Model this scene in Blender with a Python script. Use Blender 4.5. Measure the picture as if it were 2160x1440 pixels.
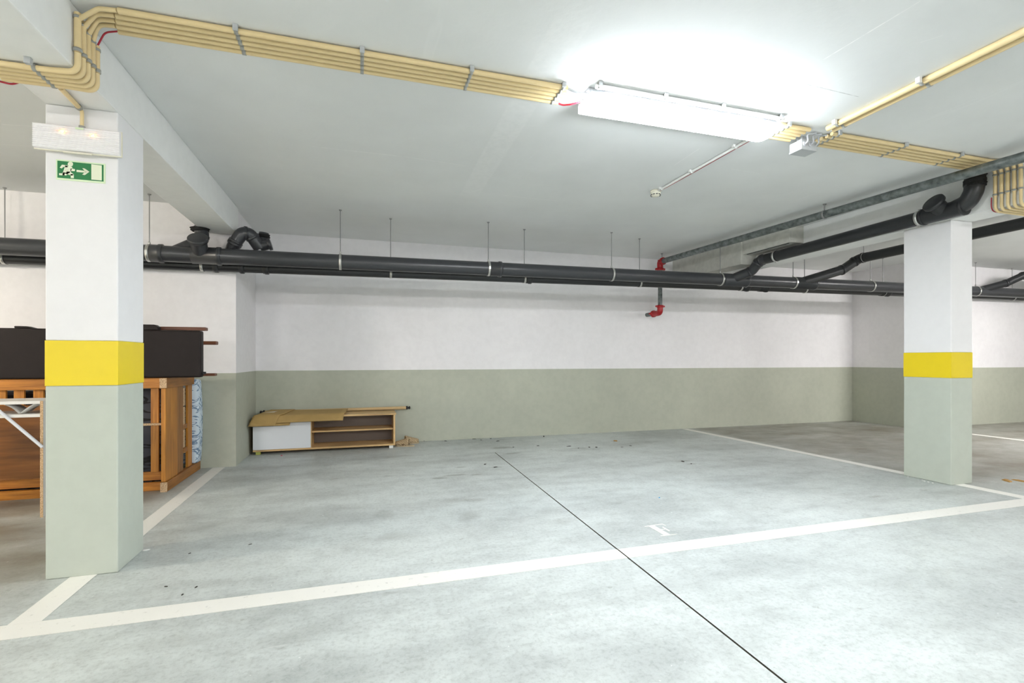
import bpy, bmesh, math, random
from mathutils import Vector, Matrix
random.seed(7)
for o in list(bpy.data.objects): bpy.data.objects.remove(o)
S = bpy.context.scene
COL = S.collection
PI = math.pi

# ------------------------------------------------------------------ camera
CAM_H, FPX, YAW, HORIZON, CX = 1.15, 1050.0, math.radians(17), 757.0, 1080.0
cd = bpy.data.cameras.new('camera'); cam = bpy.data.objects.new('camera', cd); COL.objects.link(cam)
cam.location = (0, 0, CAM_H); cam.rotation_euler = (PI/2, 0, -YAW)
cd.sensor_width = 36; cd.lens = FPX/2160*36; cd.shift_y = (HORIZON-720)/2160; cd.clip_start = .05
S.camera = cam
# ------------------------------------------------------------------ world and exposure
w = bpy.data.worlds.new('world'); S.world = w; w.use_nodes = True
w.node_tree.nodes['Background'].inputs[0].default_value = (.9, .95, 1, 1)
w.node_tree.nodes['Background'].inputs[1].default_value = 0.0
S.view_settings.view_transform = 'Standard'; S.view_settings.look = 'None'
S.view_settings.gamma = 1; S.view_settings.use_curve_mapping = False
S.view_settings.exposure = 2.38
LAMP_MAIN, FILL_AISLE, FILL_LEFT, FILL_RIGHT = 22.0, 46.0, 60.0, 36.0          # radiance of the visible lamp's diffuser, then of the added fill lamps
LAMP_COL, AISLE_COL, LEFT_COL = (.88, .94, 1.0), (1.0, .965, .955), (1.0, .90, .76)

# ------------------------------------------------------------------ pixel helpers
_c, _s = math.cos(YAW), math.sin(YAW)
def ray(x, y):
    r = (x-CX)/FPX; z = -(y-HORIZON)/FPX
    return r*_c+_s, -r*_s+_c, z
def xat(px, Y):                       # world X seen at pixel column px on the plane Y
    v = ray(px, HORIZON); return v[0]*Y/v[1]
def yat(px, X):
    v = ray(px, HORIZON); return v[1]*X/v[0]
def fl(px, py, z=0.0):                # floor point under a pixel
    v = ray(px, py); t = (z-CAM_H)/v[2]; return Vector((v[0]*t, v[1]*t, z))
def onY(px, py, Y):
    v = ray(px, py); t = Y/v[1]; return Vector((v[0]*t, Y, CAM_H+v[2]*t))
def onX(px, py, X):
    v = ray(px, py); t = X/v[0]; return Vector((X, v[1]*t, CAM_H+v[2]*t))

# ------------------------------------------------------------------ materials
def srgb(r, g, b):
    f = lambda c: (c/255/12.92 if c/255 <= .04045 else ((c/255+.055)/1.055)**2.4)
    return (f(r), f(g), f(b), 1)
MATS = {}
def mat(name, col, rough=.6, metal=0, spec=.5):
    m = bpy.data.materials.new(name); m.use_nodes = True
    b = m.node_tree.nodes['Principled BSDF']
    b.inputs['Base Color'].default_value = col if len(col) == 4 else (*col, 1)
    b.inputs['Roughness'].default_value = rough; b.inputs['Metallic'].default_value = metal
    b.inputs['Specular IOR Level'].default_value = spec
    MATS[name] = m; return m
class NT:
    def __init__(s, m): s.t = m.node_tree; s.b = s.t.nodes['Principled BSDF']
    def n(s, typ, **k):
        x = s.t.nodes.new(typ)
        for a, v in k.items(): setattr(x, a, v)
        return x
    def l(s, a, b): s.t.links.new(a, b)
    def coord(s, obj=False):
        if obj: return s.n('ShaderNodeTexCoord').outputs['Object']
        return s.n('ShaderNodeNewGeometry').outputs['Position']
    def noise(s, vec, scale, detail=4, rough=.55, stretch=None):
        if stretch:
            mp = s.n('ShaderNodeMapping'); mp.inputs['Scale'].default_value = stretch; s.l(vec, mp.inputs['Vector']); vec = mp.outputs['Vector']
        x = s.n('ShaderNodeTexNoise'); x.inputs['Scale'].default_value = scale; x.inputs['Detail'].default_value = detail
        x.inputs['Roughness'].default_value = rough; s.l(vec, x.inputs['Vector']); return x.outputs['Fac']
    def ramp(s, fac, stops):
        x = s.n('ShaderNodeValToRGB'); e = x.color_ramp.elements
        while len(e) < len(stops): e.new(.5)
        for i, (p, c) in enumerate(stops): e[i].position = p; e[i].color = c if len(c) == 4 else (*c, 1)
        s.l(fac, x.inputs[0]); return x.outputs[0]
    def mix(s, fac, a, b, mode='MIX'):
        x = s.n('ShaderNodeMix', data_type='RGBA', blend_type=mode)
        for sock, v in ((x.inputs[0], fac), (x.inputs[6], a), (x.inputs[7], b)):
            if hasattr(v, 'is_linked') or hasattr(v, 'links'): s.l(v, sock)
            else: sock.default_value = v
        return x.outputs[2]
    def bump(s, h, strength=.2, dist=.01):
        x = s.n('ShaderNodeBump'); x.inputs['Strength'].default_value = strength; x.inputs['Distance'].default_value = dist
        s.l(h, x.inputs['Height']); s.l(x.outputs[0], s.b.inputs['Normal'])
def grey(v): return (v, v, v, 1)
def plaster(name, col, var=.06, rough=.75, bump=.08):
    m = mat(name, col, rough); t = NT(m); p = t.coord()
    a = t.ramp(t.noise(p, 1.3, 5), [(.3, grey(1-var)), (.7, grey(1))])
    b = t.ramp(t.noise(p, 14, 3), [(.35, grey(1-var*.5)), (.6, grey(1))])
    c = t.mix(1.0, t.mix(1.0, col, a, 'MULTIPLY'), b, 'MULTIPLY'); t.l(c, t.b.inputs['Base Color'])
    t.bump(t.noise(p, 60, 4), bump, .004); return m
W_WHITE = plaster('white_wall_paint', (.88, .865, .875, 1))
W_GREEN = plaster('grey_green_paint', (.48, .50, .41, 1), .10, .6)
P_WHITE = plaster('white_pillar_paint', (.88, .875, .885, 1), .03)
P_GREEN = plaster('pale_green_pillar_paint', (.55, .595, .52, 1), .06, .55)
P_YELLOW = plaster('yellow_band_paint', (.86, .66, .012, 1), .04, .45, .03)
B_WHITE = plaster('beam_paint', (.89, .90, .885, 1), .05)

def make_ceiling_mat():
    m = mat('ceiling_paint', (.62, .63, .625, 1), .8); t = NT(m); p = t.coord()
    a = t.ramp(t.noise(p, .9, 5), [(.3, grey(.9)), (.7, grey(1))])
    c = t.mix(1.0, (.84, .855, .845, 1), a, 'MULTIPLY')
    f = t.ramp(t.noise(p, 5, 3, .5, (1, .12, 1)), [(.70, grey(0)), (.73, grey(1)), (.76, grey(0))])
    c = t.mix(t.mix(1.0, f, grey(.25), 'MULTIPLY'), c, (.9, .91, .9, 1)); t.l(c, t.b.inputs['Base Color'])
    for (xa, ya_), (xb_, yb_), wd, colr, amt in CEIL_MARKS:
        A, B = fl(xa, ya_, 2.765), fl(xb_, yb_, 2.765); d = B-A
        mp = t.n('ShaderNodeMapping', vector_type='TEXTURE'); mp.inputs['Location'].default_value = ((A.x+B.x)/2, (A.y+B.y)/2, 0)
        mp.inputs['Rotation'].default_value = (0, 0, math.atan2(d.y, d.x)); mp.inputs['Scale'].default_value = (d.length/2, wd, 1); t.l(p, mp.inputs['Vector'])
        ab = t.n('ShaderNodeVectorMath', operation='ABSOLUTE'); t.l(mp.outputs['Vector'], ab.inputs[0]); sp = t.n('ShaderNodeSeparateXYZ'); t.l(ab.outputs[0], sp.inputs[0])
        mx = t.n('ShaderNodeMath', operation='MAXIMUM'); t.l(sp.outputs[0], mx.inputs[0]); t.l(sp.outputs[1], mx.inputs[1])
        mr = t.n('ShaderNodeMapRange'); mr.inputs[1].default_value = 1.0; mr.inputs[2].default_value = .85; mr.inputs[4].default_value = amt; t.l(mx.outputs[0], mr.inputs[0])
        gr = t.ramp(t.noise(p, 23, 3), [(.35, grey(.3)), (.6, grey(1))])
        c = t.mix(t.mix(1.0, gr, mr.outputs[0], 'MULTIPLY'), c, colr)
    t.l(c, t.b.inputs['Base Color'])
    t.bump(t.noise(p, 30, 5), .12, .006)
    return m
W_, K_ = (.96, .96, .95, 1), (.30, .30, .29, 1)
CEIL_MARKS = [((1235, 0), (985, 420), .10, W_, .25), ((1735, 127), (1945, 0), .004, W_, .9), ((1690, 175), (1815, 205), .003, K_, .6), ((650, 308), (850, 330), .004, W_, .7), ((850, 330), (985, 350), .004, W_, .5),
    ((1060, 412), (1180, 424), .006, W_, .5), ((1420, 350), (1480, 310), .003, W_, .6), ((1540, 356), (1610, 367), .003, W_, .6), ((0, 262), (95, 268), .004, W_, .8), ((0, 305), (90, 309), .003, W_, .5), ((1940, 90), (1990, 74), .003, W_, .6)]
M_CEIL = make_ceiling_mat()
STAINS = [(1058, 944, .20, .10, 0, .55), (1080, 956, .16, .05, .2, .45), (1010, 925, .12, .05, 0, .5), (896, 930, .16, .05, 0, .5), (927, 1008, .10, .05, 0, .5), (958, 1002, .18, .04, .1, .5),
    (1003, 1001, .07, .03, 0, .5), (972, 985, .09, .03, 0, .45), (1045, 985, .10, .03, 0, .4), (1220, 945, .13, .03, -.1, .45), (1440, 972, .12, .04, 0, .4), (1458, 978, .08, .03, 0, .45),
    (812, 1085, .10, .17, .3, .22), (990, 1087, .10, .17, -.5, .30), (960, 1055, .16, .07, 0, .2), (832, 1128, .12, .10, .2, .18), (1000, 1054, .12, .06, 0, .22), (1290, 1033, .25, .08, 0, .16), (1300, 1060, .16, .05, .2, .14),
    (1190, 1098, .12, .08, .3, .16), (560, 985, .4, .10, 0, .22), (800, 965, .5, .12, .1, .2), (420, 1110, .25, .12, .3, .2), (620, 1340, .25, .08, .3, .13), (330, 1360, .3, .06, 0, .12)]
def make_floor_mat():
    m = mat('painted_concrete', (.45, .48, .45, 1), .42); t = NT(m); p = t.coord()
    big = t.ramp(t.noise(p, .55, 6, .6), [(.32, grey(.78)), (.62, grey(1))])
    drag = t.ramp(t.noise(p, 2.2, 6, .65, (.35, 1, 1)), [(.38, grey(.80)), (.56, grey(1)), (.8, grey(1.0))])
    fine = t.ramp(t.noise(p, 45, 6, .75), [(.36, grey(.80)), (.52, grey(1))])
    mid = t.ramp(t.noise(p, 7.5, 7, .72), [(.36, grey(.86)), (.54, grey(1))])
    c = t.mix(1.0, (.645, .69, .67, 1), big, 'MULTIPLY'); c = t.mix(1.0, c, drag, 'MULTIPLY'); c = t.mix(1.0, c, fine, 'MULTIPLY'); c = t.mix(1.0, c, mid, 'MULTIPLY')
    st = t.ramp(t.noise(p, 3.1, 5, .6, (.5, 1, 1)), [(.66, grey(0)), (.72, grey(1))])
    c = t.mix(t.mix(1.0, st, grey(.45), 'MULTIPLY'), c, (.20, .20, .18, 1))
    sc = t.ramp(t.noise(p, 9, 4, .6, (.25, 1.6, 1)), [(.70, grey(0)), (.73, grey(1))])
    c = t.mix(t.mix(1.0, sc, grey(.5), 'MULTIPLY'), c, (.66, .68, .66, 1))
    # brown tint over the floor of the two neighbouring bays, fading in towards the back
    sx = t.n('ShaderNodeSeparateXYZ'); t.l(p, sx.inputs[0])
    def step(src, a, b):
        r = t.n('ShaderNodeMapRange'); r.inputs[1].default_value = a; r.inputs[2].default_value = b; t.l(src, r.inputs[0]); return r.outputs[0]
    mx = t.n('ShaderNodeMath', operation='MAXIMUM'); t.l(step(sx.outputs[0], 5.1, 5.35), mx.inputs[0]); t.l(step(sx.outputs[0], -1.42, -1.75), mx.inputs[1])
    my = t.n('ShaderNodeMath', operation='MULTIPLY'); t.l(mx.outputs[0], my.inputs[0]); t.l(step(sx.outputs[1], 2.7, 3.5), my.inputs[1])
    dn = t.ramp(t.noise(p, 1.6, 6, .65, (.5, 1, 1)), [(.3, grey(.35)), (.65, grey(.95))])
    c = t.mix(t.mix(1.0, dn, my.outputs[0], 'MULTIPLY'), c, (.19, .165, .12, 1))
    wob = t.noise(p, 14, 5, .7)
    for px, py, rx, ry, a, stg in STAINS:
        q = fl(px, py); mp = t.n('ShaderNodeMapping', vector_type='TEXTURE'); mp.inputs['Location'].default_value = (q.x, q.y, 0)
        mp.inputs['Rotation'].default_value = (0, 0, a); mp.inputs['Scale'].default_value = (rx, ry, 1); t.l(p, mp.inputs['Vector'])
        ln = t.n('ShaderNodeVectorMath', operation='LENGTH'); t.l(mp.outputs['Vector'], ln.inputs[0])
        ad = t.n('ShaderNodeMath', operation='ADD'); t.l(ln.outputs['Value'], ad.inputs[0]); t.l(wob, ad.inputs[1])
        mk = t.n('ShaderNodeMapRange'); mk.inputs[1].default_value = 1.45; mk.inputs[2].default_value = .95; mk.inputs[4].default_value = stg; t.l(ad.outputs[0], mk.inputs[0])
        c = t.mix(mk.outputs[0], c, (.14, .14, .12, 1))
    sp = t.ramp(t.noise(p, 17, 3, .5), [(.70, grey(0)), (.745, grey(1))])
    c = t.mix(t.mix(1.0, sp, grey(.35), 'MULTIPLY'), c, (.18, .18, .16, 1))
    ws = t.ramp(t.noise(p, 48, 2, .5), [(.74, grey(0)), (.765, grey(1))])
    c = t.mix(t.mix(1.0, ws, grey(.7), 'MULTIPLY'), c, (.85, .86, .84, 1))
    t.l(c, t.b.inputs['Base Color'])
    r = t.ramp(t.noise(p, 4, 4), [(.3, grey(.34)), (.7, grey(.55))]); t.l(r, t.b.inputs['Roughness'])
    t.bump(t.noise(p, 35, 6), .12, .004); return m
M_FLOOR = make_floor_mat()
def worn(name, col, wear, rough=.5):
    m = mat(name, col, rough); t = NT(m); p = t.coord()
    f = t.ramp(t.noise(p, 26, 6, .7), [(.30, grey(1)), (.40, grey(0))])
    t.l(t.mix(t.mix(1.0, f, grey(.7), 'MULTIPLY'), col, wear), t.b.inputs['Base Color']); return m
M_LINE = worn('white_line_paint', (.80, .79, .74, 1), (.5, .5, .46, 1))
M_JOINT = mat('joint_filler', (.10, .095, .075), .9)
M_PVC = mat('grey_pvc', (.042, .044, .049), .30)
M_PVC2 = mat('dark_grey_pvc', (.022, .0235, .026), .36)
M_FOAM = plaster('black_sealing_foam', (.018, .018, .018, 1), .5, .95, .9)
def make_galv():
    m = mat('galvanised_steel', (.30, .32, .32), .45, .75); t = NT(m); p = t.coord()
    t.l(t.ramp(t.noise(p, 18, 5), [(.3, (.10, .115, .115)), (.7, (.28, .31, .305))]), t.b.inputs['Base Color']); return m
M_GALV = make_galv()
M_STEEL = mat('zinc_clamp', (.62, .62, .60), .3, .9)
M_ROD = mat('zinc_rod', (.33, .33, .33), .45, .8)
M_RUB = mat('black_rubber', (.012, .012, .012), .7)
M_RED = mat('red_paint', (.38, .008, .012), .35)
M_WIRE = mat('red_wire', (.42, .02, .04), .5)
M_CREAM = plaster('cream_conduit', (.84, .665, .36, 1), .06, .45, .0)
M_WIREG = mat('grey_cable', (.45, .46, .48), .5)
M_CLIP = mat('grey_clip', (.36, .36, .33), .5)
M_BOX = mat('junction_box_grey', (.50, .52, .53), .5)
M_LAMPBODY = mat('lamp_housing', (.62, .63, .66), .45)
M_PLAST = mat('white_plastic', (.80, .80, .77), .4)
M_IVORY = mat('ivory_plastic', (.80, .77, .64), .4)
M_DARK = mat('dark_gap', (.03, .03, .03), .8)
def emis(name, col, st):
    m = mat(name, (.8, .8, .8), .5); b = m.node_tree.nodes['Principled BSDF']
    b.inputs['Emission Color'].default_value = (*col, 1); b.inputs['Emission Strength'].default_value = st; return m
M_TUBE = emis('lit_diffuser', LAMP_COL, LAMP_MAIN)
M_FILL_AISLE = emis('fill_diffuser_aisle', AISLE_COL, FILL_AISLE)
M_FILL_LEFT = emis('fill_diffuser_left', LEFT_COL, FILL_LEFT)
M_FILL_RIGHT = emis('fill_diffuser_right', AISLE_COL, FILL_RIGHT)
M_BULB = emis('orange_bulb', (1, .30, .02), 3.2)
def make_ribbed():
    m = mat('ribbed_clear_cover', (.93, .92, .93), .22)
    return m
M_RIB = make_ribbed()
M_SGREEN = mat('sign_green', srgb(12, 122, 62), .4)
M_SPALE = mat('sign_pale', srgb(232, 238, 212), .5)
M_SWHITE = mat('sign_border', srgb(222, 240, 205), .5)
def wood(name, dark, light, axis, rough=.45, scale=6):
    m = mat(name, light, rough); t = NT(m); p = t.coord()
    st = [9, 9, 9]; st[axis] = .6
    f = t.noise(p, scale, 6, .6, tuple(st)); g = t.noise(p, 1.7, 3, .5, tuple(4 if i != axis else 1.2 for i in range(3)))
    c = t.mix(t.ramp(f, [(.3, grey(0)), (.7, grey(1))]), dark, light)
    c = t.mix(1.0, c, t.ramp(g, [(.3, grey(.72)), (.6, grey(1))]), 'MULTIPLY')
    t.l(c, t.b.inputs['Base Color']); return m
WO_X = wood('orange_pine_x', (.34, .115, .012, 1), (.64, .26, .035, 1), 0)
WO_Y = wood('orange_pine_y', (.25, .09, .012, 1), (.46, .185, .028, 1), 1)
WO_Z = wood('orange_pine_z', (.36, .13, .014, 1), (.64, .27, .036, 1), 2)
WO_PANEL = wood('brown_plywood', (.16, .055, .012, 1), (.30, .115, .024, 1), 0, .4, 3)
WO_LEG = wood('reddish_leg_wood', (.13, .04, .02, 1), (.24, .085, .035, 1), 0)
OAK_X = wood('pale_oak_x', (.58, .36, .145, 1), (.80, .55, .26, 1), 0, .45, 4)
OAK_Z = wood('pale_oak_z', (.58, .36, .145, 1), (.78, .53, .25, 1), 2, .45, 4)
M_CABBACK = mat('hardboard_back', (.20, .165, .145), .7)
M_DOOR = mat('white_laminate', (.78, .80, .83), .3)
def make_chip():
    m = mat('chipboard_edge', (.6, .42, .25), .8); t = NT(m); p = t.coord()
    t.l(t.ramp(t.noise(p, 160, 3, .7), [(.35, (.30, .17, .08)), (.6, (.72, .52, .32))]), t.b.inputs['Base Color']); return m
M_CHIP = make_chip()
M_CARD = plaster('brown_cardboard', (.47, .31, .11, 1), .1, .8, .05)
M_CARDE = mat('cardboard_edge', (.58, .42, .22), .85)
M_PAPER = mat('paper_label', (.74, .70, .60), .7)
M_COUCH = plaster('dark_brown_leather', (.020, .0145, .0135, 1), .15, .5, .06)
M_COUCH.node_tree.nodes['Principled BSDF'].inputs['Specular IOR Level'].default_value = .18
M_BLACK = mat('black_plastic', (.014, .014, .015), .55)
def zigzag(name, base, ink, scale):
    m = mat(name, base, .8); t = NT(m); p = t.coord(); c = base
    for sgn in (1, -1):
        mp = t.n('ShaderNodeMapping'); mp.inputs['Rotation'].default_value = (sgn*.75, 0, 0); t.l(p, mp.inputs['Vector'])
        mk = t.ramp(t.noise(mp.outputs['Vector'], scale, 1, .4, (.6, .45, 3.2)), [(.585, grey(0)), (.61, grey(1)), (.67, grey(1)), (.69, grey(0))])
        c = t.mix(mk, c, ink)
    t.l(c, t.b.inputs['Base Color']); return m
def pattern(name, base, ink, scale, lo):
    m = mat(name, base, .8); t = NT(m); p = t.coord()
    wv = t.n('ShaderNodeTexWave', wave_type='BANDS', bands_direction='DIAGONAL'); wv.inputs['Scale'].default_value = scale; wv.inputs['Distortion'].default_value = 9
    wv.inputs['Detail'].default_value = 1.0; wv.inputs['Detail Scale'].default_value = .8
    t.l(p, wv.inputs['Vector']); t.l(t.ramp(wv.outputs['Fac'], [(lo, ink), (lo+.08, base)]), t.b.inputs['Base Color']); return m
M_MATB = zigzag('black_leaf_fabric', (.05, .052, .066, 1), (.006, .006, .007, 1), 7)
M_MATW = zigzag('blue_white_ticking', (.62, .72, .80, 1), (.16, .25, .38, 1), 16)
M_SHELF = mat('white_shelf', (.78, .77, .74), .45)
M_CLOTH = mat('white_cloth', (.74, .74, .73), .9)
M_TUBEW = mat('white_enamel_tube', (.70, .73, .78), .3)
M_SLIP = pattern('tan_spotted_fabric', (.55, .42, .25, 1), (.20, .13, .07, 1), 22, .30)
M_SOLE = mat('slipper_sole', (.50, .40, .26), .8)
M_LEAF = mat('dry_leaf', (.42, .24, .07), .8)
M_DIRT = mat('dark_debris', (.045, .04, .035), .9)
M_BLUE = mat('blue_plastic_bit', (.05, .30, .55), .5)
M_LIME = mat('lime_scrap', (.42, .45, .10), .7)
M_WHITE = mat('white_scrap', (.75, .75, .73), .7)
M_SMOKEV = mat('detector_vent', (.16, .16, .15), .7)

# ------------------------------------------------------------------ geometry helpers
class G:
    """collects shapes into one mesh"""
    def __init__(s): s.v = []; s.f = []; s.m = []; s.smooth = []
    def add(s, vs, fs, mi=0, sm=False):
        n = len(s.v); s.v += [tuple(v) for v in vs]
        for f in fs: s.f.append([i+n for i in f]); s.m.append(mi); s.smooth.append(sm)
        return s
    def box(s, x0, x1, y0, y1, z0, z1, mi=0):
        v = [(x, y, z) for z in (z0, z1) for y in (y0, y1) for x in (x0, x1)]
        return s.add(v, [(0, 2, 3, 1), (4, 5, 7, 6), (0, 1, 5, 4), (2, 6, 7, 3), (0, 4, 6, 2), (1, 3, 7, 5)], mi)
    def obox(s, c, ax, ay, az, mi=0):      # oriented box: centre and three half-axis vectors
        c, ax, ay, az = map(Vector, (c, ax, ay, az)); v = []
        for k in (-1, 1):
            for j in (-1, 1):
                for i in (-1, 1): v.append(c+ax*i+ay*j+az*k)
        return s.add(v, [(0, 2, 3, 1), (4, 5, 7, 6), (0, 1, 5, 4), (2, 6, 7, 3), (0, 4, 6, 2), (1, 3, 7, 5)], mi)
    def tube(s, pts, r, seg=16, caps=True, mi=0, scale=None):
        pts = [Vector(p) for p in pts]; n = len(pts)
        tg = []
        for i in range(n):
            a = pts[max(i-1, 0)]; b = pts[min(i+1, n-1)]
            if 0 < i < n-1: d = (pts[i]-a).normalized()+(b-pts[i]).normalized()
            else: d = b-a
            tg.append(d.normalized())
        u = tg[0].orthogonal().normalized(); rings = []
        for i in range(n):
            u = (u-tg[i]*u.dot(tg[i])).normalized(); w_ = tg[i].cross(u)
            k = r[i] if isinstance(r, (list, tuple)) else r
            rings.append([pts[i]+(u*math.cos(2*PI*j/seg)+w_*math.sin(2*PI*j/seg))*k for j in range(seg)])
        vs = [p for R in rings for p in R]; fs = []
        for i in range(n-1):
            for j in range(seg):
                k = (j+1) % seg; fs.append((i*seg+j, i*seg+k, (i+1)*seg+k, (i+1)*seg+j))
        s.add(vs, fs, mi, True)
        if caps:
            s.add(rings[0], [tuple(reversed(range(seg)))], mi); s.add(rings[-1], [tuple(range(seg))], mi)
        return s
    def lathe(s, o, axis, prof, seg=24, mi=0):   # prof: (radius, height) along axis from o
        o = Vector(o); a = Vector(axis).normalized(); u = a.orthogonal().normalized(); w_ = a.cross(u); vs = []; fs = []
        for r, h in prof:
            for j in range(seg): vs.append(o+a*h+(u*math.cos(2*PI*j/seg)+w_*math.sin(2*PI*j/seg))*max(r, 1e-4))
        for i in range(len(prof)-1):
            for j in range(seg):
                k = (j+1) % seg; fs.append((i*seg+j, i*seg+k, (i+1)*seg+k, (i+1)*seg+j))
        fs.append(tuple(reversed(range(seg)))); fs.append(tuple((len(prof)-1)*seg+j for j in range(seg)))
        return s.add(vs, fs, mi, True)
    def ring(s, c, axis, r, wd, th, seg=28, mi=0):   # flat band round a pipe
        return s.lathe(Vector(c)-Vector(axis).normalized()*wd/2, axis, [(r, 0), (r+th, 0), (r+th, wd), (r, wd)], seg, mi)
    def prism(s, poly, o, ex, ey, ez, mi=0):      # polygon in (ex,ey), thickness vector ez
        o, ex, ey, ez = map(Vector, (o, ex, ey, ez)); n = len(poly)
        a = [o+ex*p[0]+ey*p[1] for p in poly]; b = [p+ez for p in a]
        fs = [tuple(reversed(range(n))), tuple(range(n, 2*n))]+[(i, (i+1) % n, n+(i+1) % n, n+i) for i in range(n)]
        return s.add(a+b, fs, mi)
    def sheet(s, fn, nu, nv, th, mi=0):             # surface fn(u,v) with thickness
        top = [[Vector(fn(i/nu, j/nv)) for j in range(nv+1)] for i in range(nu+1)]; vs = []; fs = []
        def nrm(i, j):
            a = top[min(i+1, nu)][j]-top[max(i-1, 0)][j]; b = top[i][min(j+1, nv)]-top[i][max(j-1, 0)]; return a.cross(b).normalized()
        for i in range(nu+1):
            for j in range(nv+1): vs.append(top[i][j])
        N = len(vs)
        for i in range(nu+1):
            for j in range(nv+1): vs.append(top[i][j]-nrm(i, j)*th)
        q = lambda i, j: i*(nv+1)+j
        for i in range(nu):
            for j in range(nv):
                f = (q(i, j), q(i+1, j), q(i+1, j+1), q(i, j+1)); fs.append(f); fs.append(tuple(N+k for k in reversed(f)))
        for i in range(nu):
            fs.append((q(i, 0), N+q(i, 0), N+q(i+1, 0), q(i+1, 0))); fs.append((q(i+1, nv), N+q(i+1, nv), N+q(i, nv), q(i, nv)))
        for j in range(nv):
            fs.append((q(0, j+1), N+q(0, j+1), N+q(0, j), q(0, j))); fs.append((q(nu, j), N+q(nu, j), N+q(nu, j+1), q(nu, j+1)))
        return s.add(vs, fs, mi, True)
    def obj(s, name, mats, parent=None, bevel=0, seg=2, auto=True):
        me = bpy.data.meshes.new(name); me.from_pydata(s.v, [], s.f); me.validate()
        for m in (mats if isinstance(mats, (list, tuple)) else [mats]): me.materials.append(m)
        for p, mi, sm in zip(me.polygons, s.m, s.smooth): p.material_index = mi; p.use_smooth = sm
        bm = bmesh.new(); bm.from_mesh(me); bmesh.ops.recalc_face_normals(bm, faces=bm.faces[:]); bm.to_mesh(me); bm.free()
        o = bpy.data.objects.new(name, me); COL.objects.link(o)
        if parent: o.parent = parent; o.matrix_parent_inverse = parent.matrix_world.inverted()
        if bevel:
            b = o.modifiers.new('bevel', 'BEVEL'); b.width = bevel; b.segments = seg; b.limit_method = 'ANGLE'
        return o
def tag(o, label=None, cat=None, group=None, kind=None):
    if label: o['label'] = label
    if cat: o['category'] = cat
    if group: o['group'] = group
    if kind: o['kind'] = kind
    return o
def thing(name, loc, label, cat, group=None):
    o = bpy.data.objects.new(name, None); COL.objects.link(o); o.location = loc; o.empty_display_size = .1
    o.matrix_world = Matrix.Translation(Vector(loc)); return tag(o, label, cat, group)
def fillet(pts, r, n=6):
    pts = [Vector(p) for p in pts]; out = [pts[0]]
    for i in range(1, len(pts)-1):
        a, b, c = pts[i-1], pts[i], pts[i+1]; u = (a-b).normalized(); v = (c-b).normalized()
        ang = u.angle(v); d = min(r/math.tan(ang/2), (a-b).length*.49, (c-b).length*.49)
        p, q = b+u*d, b+v*d
        for k in range(n+1):
            t = k/n; out.append(p*(1-t)**2+b*2*t*(1-t)+q*t*t)
    out.append(pts[-1]); return out

# ================================================================== THE SETTING
ZC = 2.765                       # ceiling
XL, XR, YF, YB, YS = -9.0, 15.0, -7.0, 7.03, 5.97     # room: left, right, front (behind camera), back wall, side-bay walls
XREC0, XREC1 = -1.27, 8.79       # recess of the middle bay
DADO = 1.0
# floor with a sawn joint
def xj(y): return 1.435+(y-1.0)*(1.592-1.435)/4.92
g = G(); JE = 5.92; jw = .005
ys = [YF, 0, 3, JE]
for a, b in zip(ys[:-1], ys[1:]):
    g.add([(XL, a, 0), (xj(a)-jw, a, 0), (xj(b)-jw, b, 0), (XL, b, 0)], [(0, 1, 2, 3)])
    g.add([(xj(a)+jw, a, 0), (XR, a, 0), (XR, b, 0), (xj(b)+jw, b, 0)], [(0, 1, 2, 3)])
    g.add([(xj(a)-jw, a, -.012), (xj(a)+jw, a, -.012), (xj(b)+jw, b, -.012), (xj(b)-jw, b, -.012)], [(0, 1, 2, 3)], 1)
    for sg in (-1, 1): g.add([(xj(a)+sg*jw, a, 0), (xj(b)+sg*jw, b, 0), (xj(b)+sg*jw, b, -.012), (xj(a)+sg*jw, a, -.012)], [(0, 1, 2, 3)], 1)
g.add([(XL, JE, 0), (XR, JE, 0), (XR, YB+.3, 0), (XL, YB+.3, 0)], [(0, 1, 2, 3)])
g.add([(XL, YF, -.1), (XR, YF, -.1), (XR, YB+.3, -.1), (XL, YB+.3, -.1)], [(0, 1, 2, 3)], 1)
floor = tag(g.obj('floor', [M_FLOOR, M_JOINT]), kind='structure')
def line_part(poly, label):
    g = G().prism(poly, (0, 0, .0005), (1, 0, 0), (0, 1, 0), (0, 0, .0015)); o = g.obj('parking_line', M_LINE, floor); o['label'] = label
FY0, FY1 = 2.555, 2.69
line_part([(XL+.02, FY0), (xj(FY0)-jw, FY0), (xj(FY1)-jw, FY1), (XL+.02, FY1)], 'long white line across the front of the bays, left of the floor joint')
line_part([(xj(FY0)+jw, FY0), (XR-.02, FY0), (XR-.02, FY1), (xj(FY1)+jw, FY1)], 'long white line across the front of the bays, right of the floor joint')
line_part([(-1.455, FY1+.001), (-1.335, FY1+.001), (-1.372, 5.965), (-1.487, 5.965)], 'white bay line running past the near left pillar to the wall')
line_part([(5.22, FY1+.001), (5.335, FY1+.001), (5.165, 7.0), (5.06, 7.0)], 'white bay line running past the right pillar to the wall')
line_part([(8.9, FY1+.001), (9.02, FY1+.001), (9.02, 5.95), (8.9, 5.95)], 'white bay line beyond the right pillar')
g = G(); ox, oy = 1.868, 2.805       # stencilled letter F
for poly in ([(.03, .006), (.075, .006), (.075, .194), (.03, .194)], [(0, 0), (.125, 0), (.125, .007), (.0, .012)], [(.0, .188), (.145, .2), (.145, .21), (.0, .2)],
             [(.14, .21), (.15, .21), (.152, .165), (.146, .165)], [(.075, .105), (.108, .105), (.108, .113), (.075, .113)], [(.105, .065), (.118, .075), (.118, .155), (.105, .145)]):
    g.prism(poly, (ox, oy, .0005), (1, 0, 0), (0, 1, 0), (0, 0, .0015))
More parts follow.
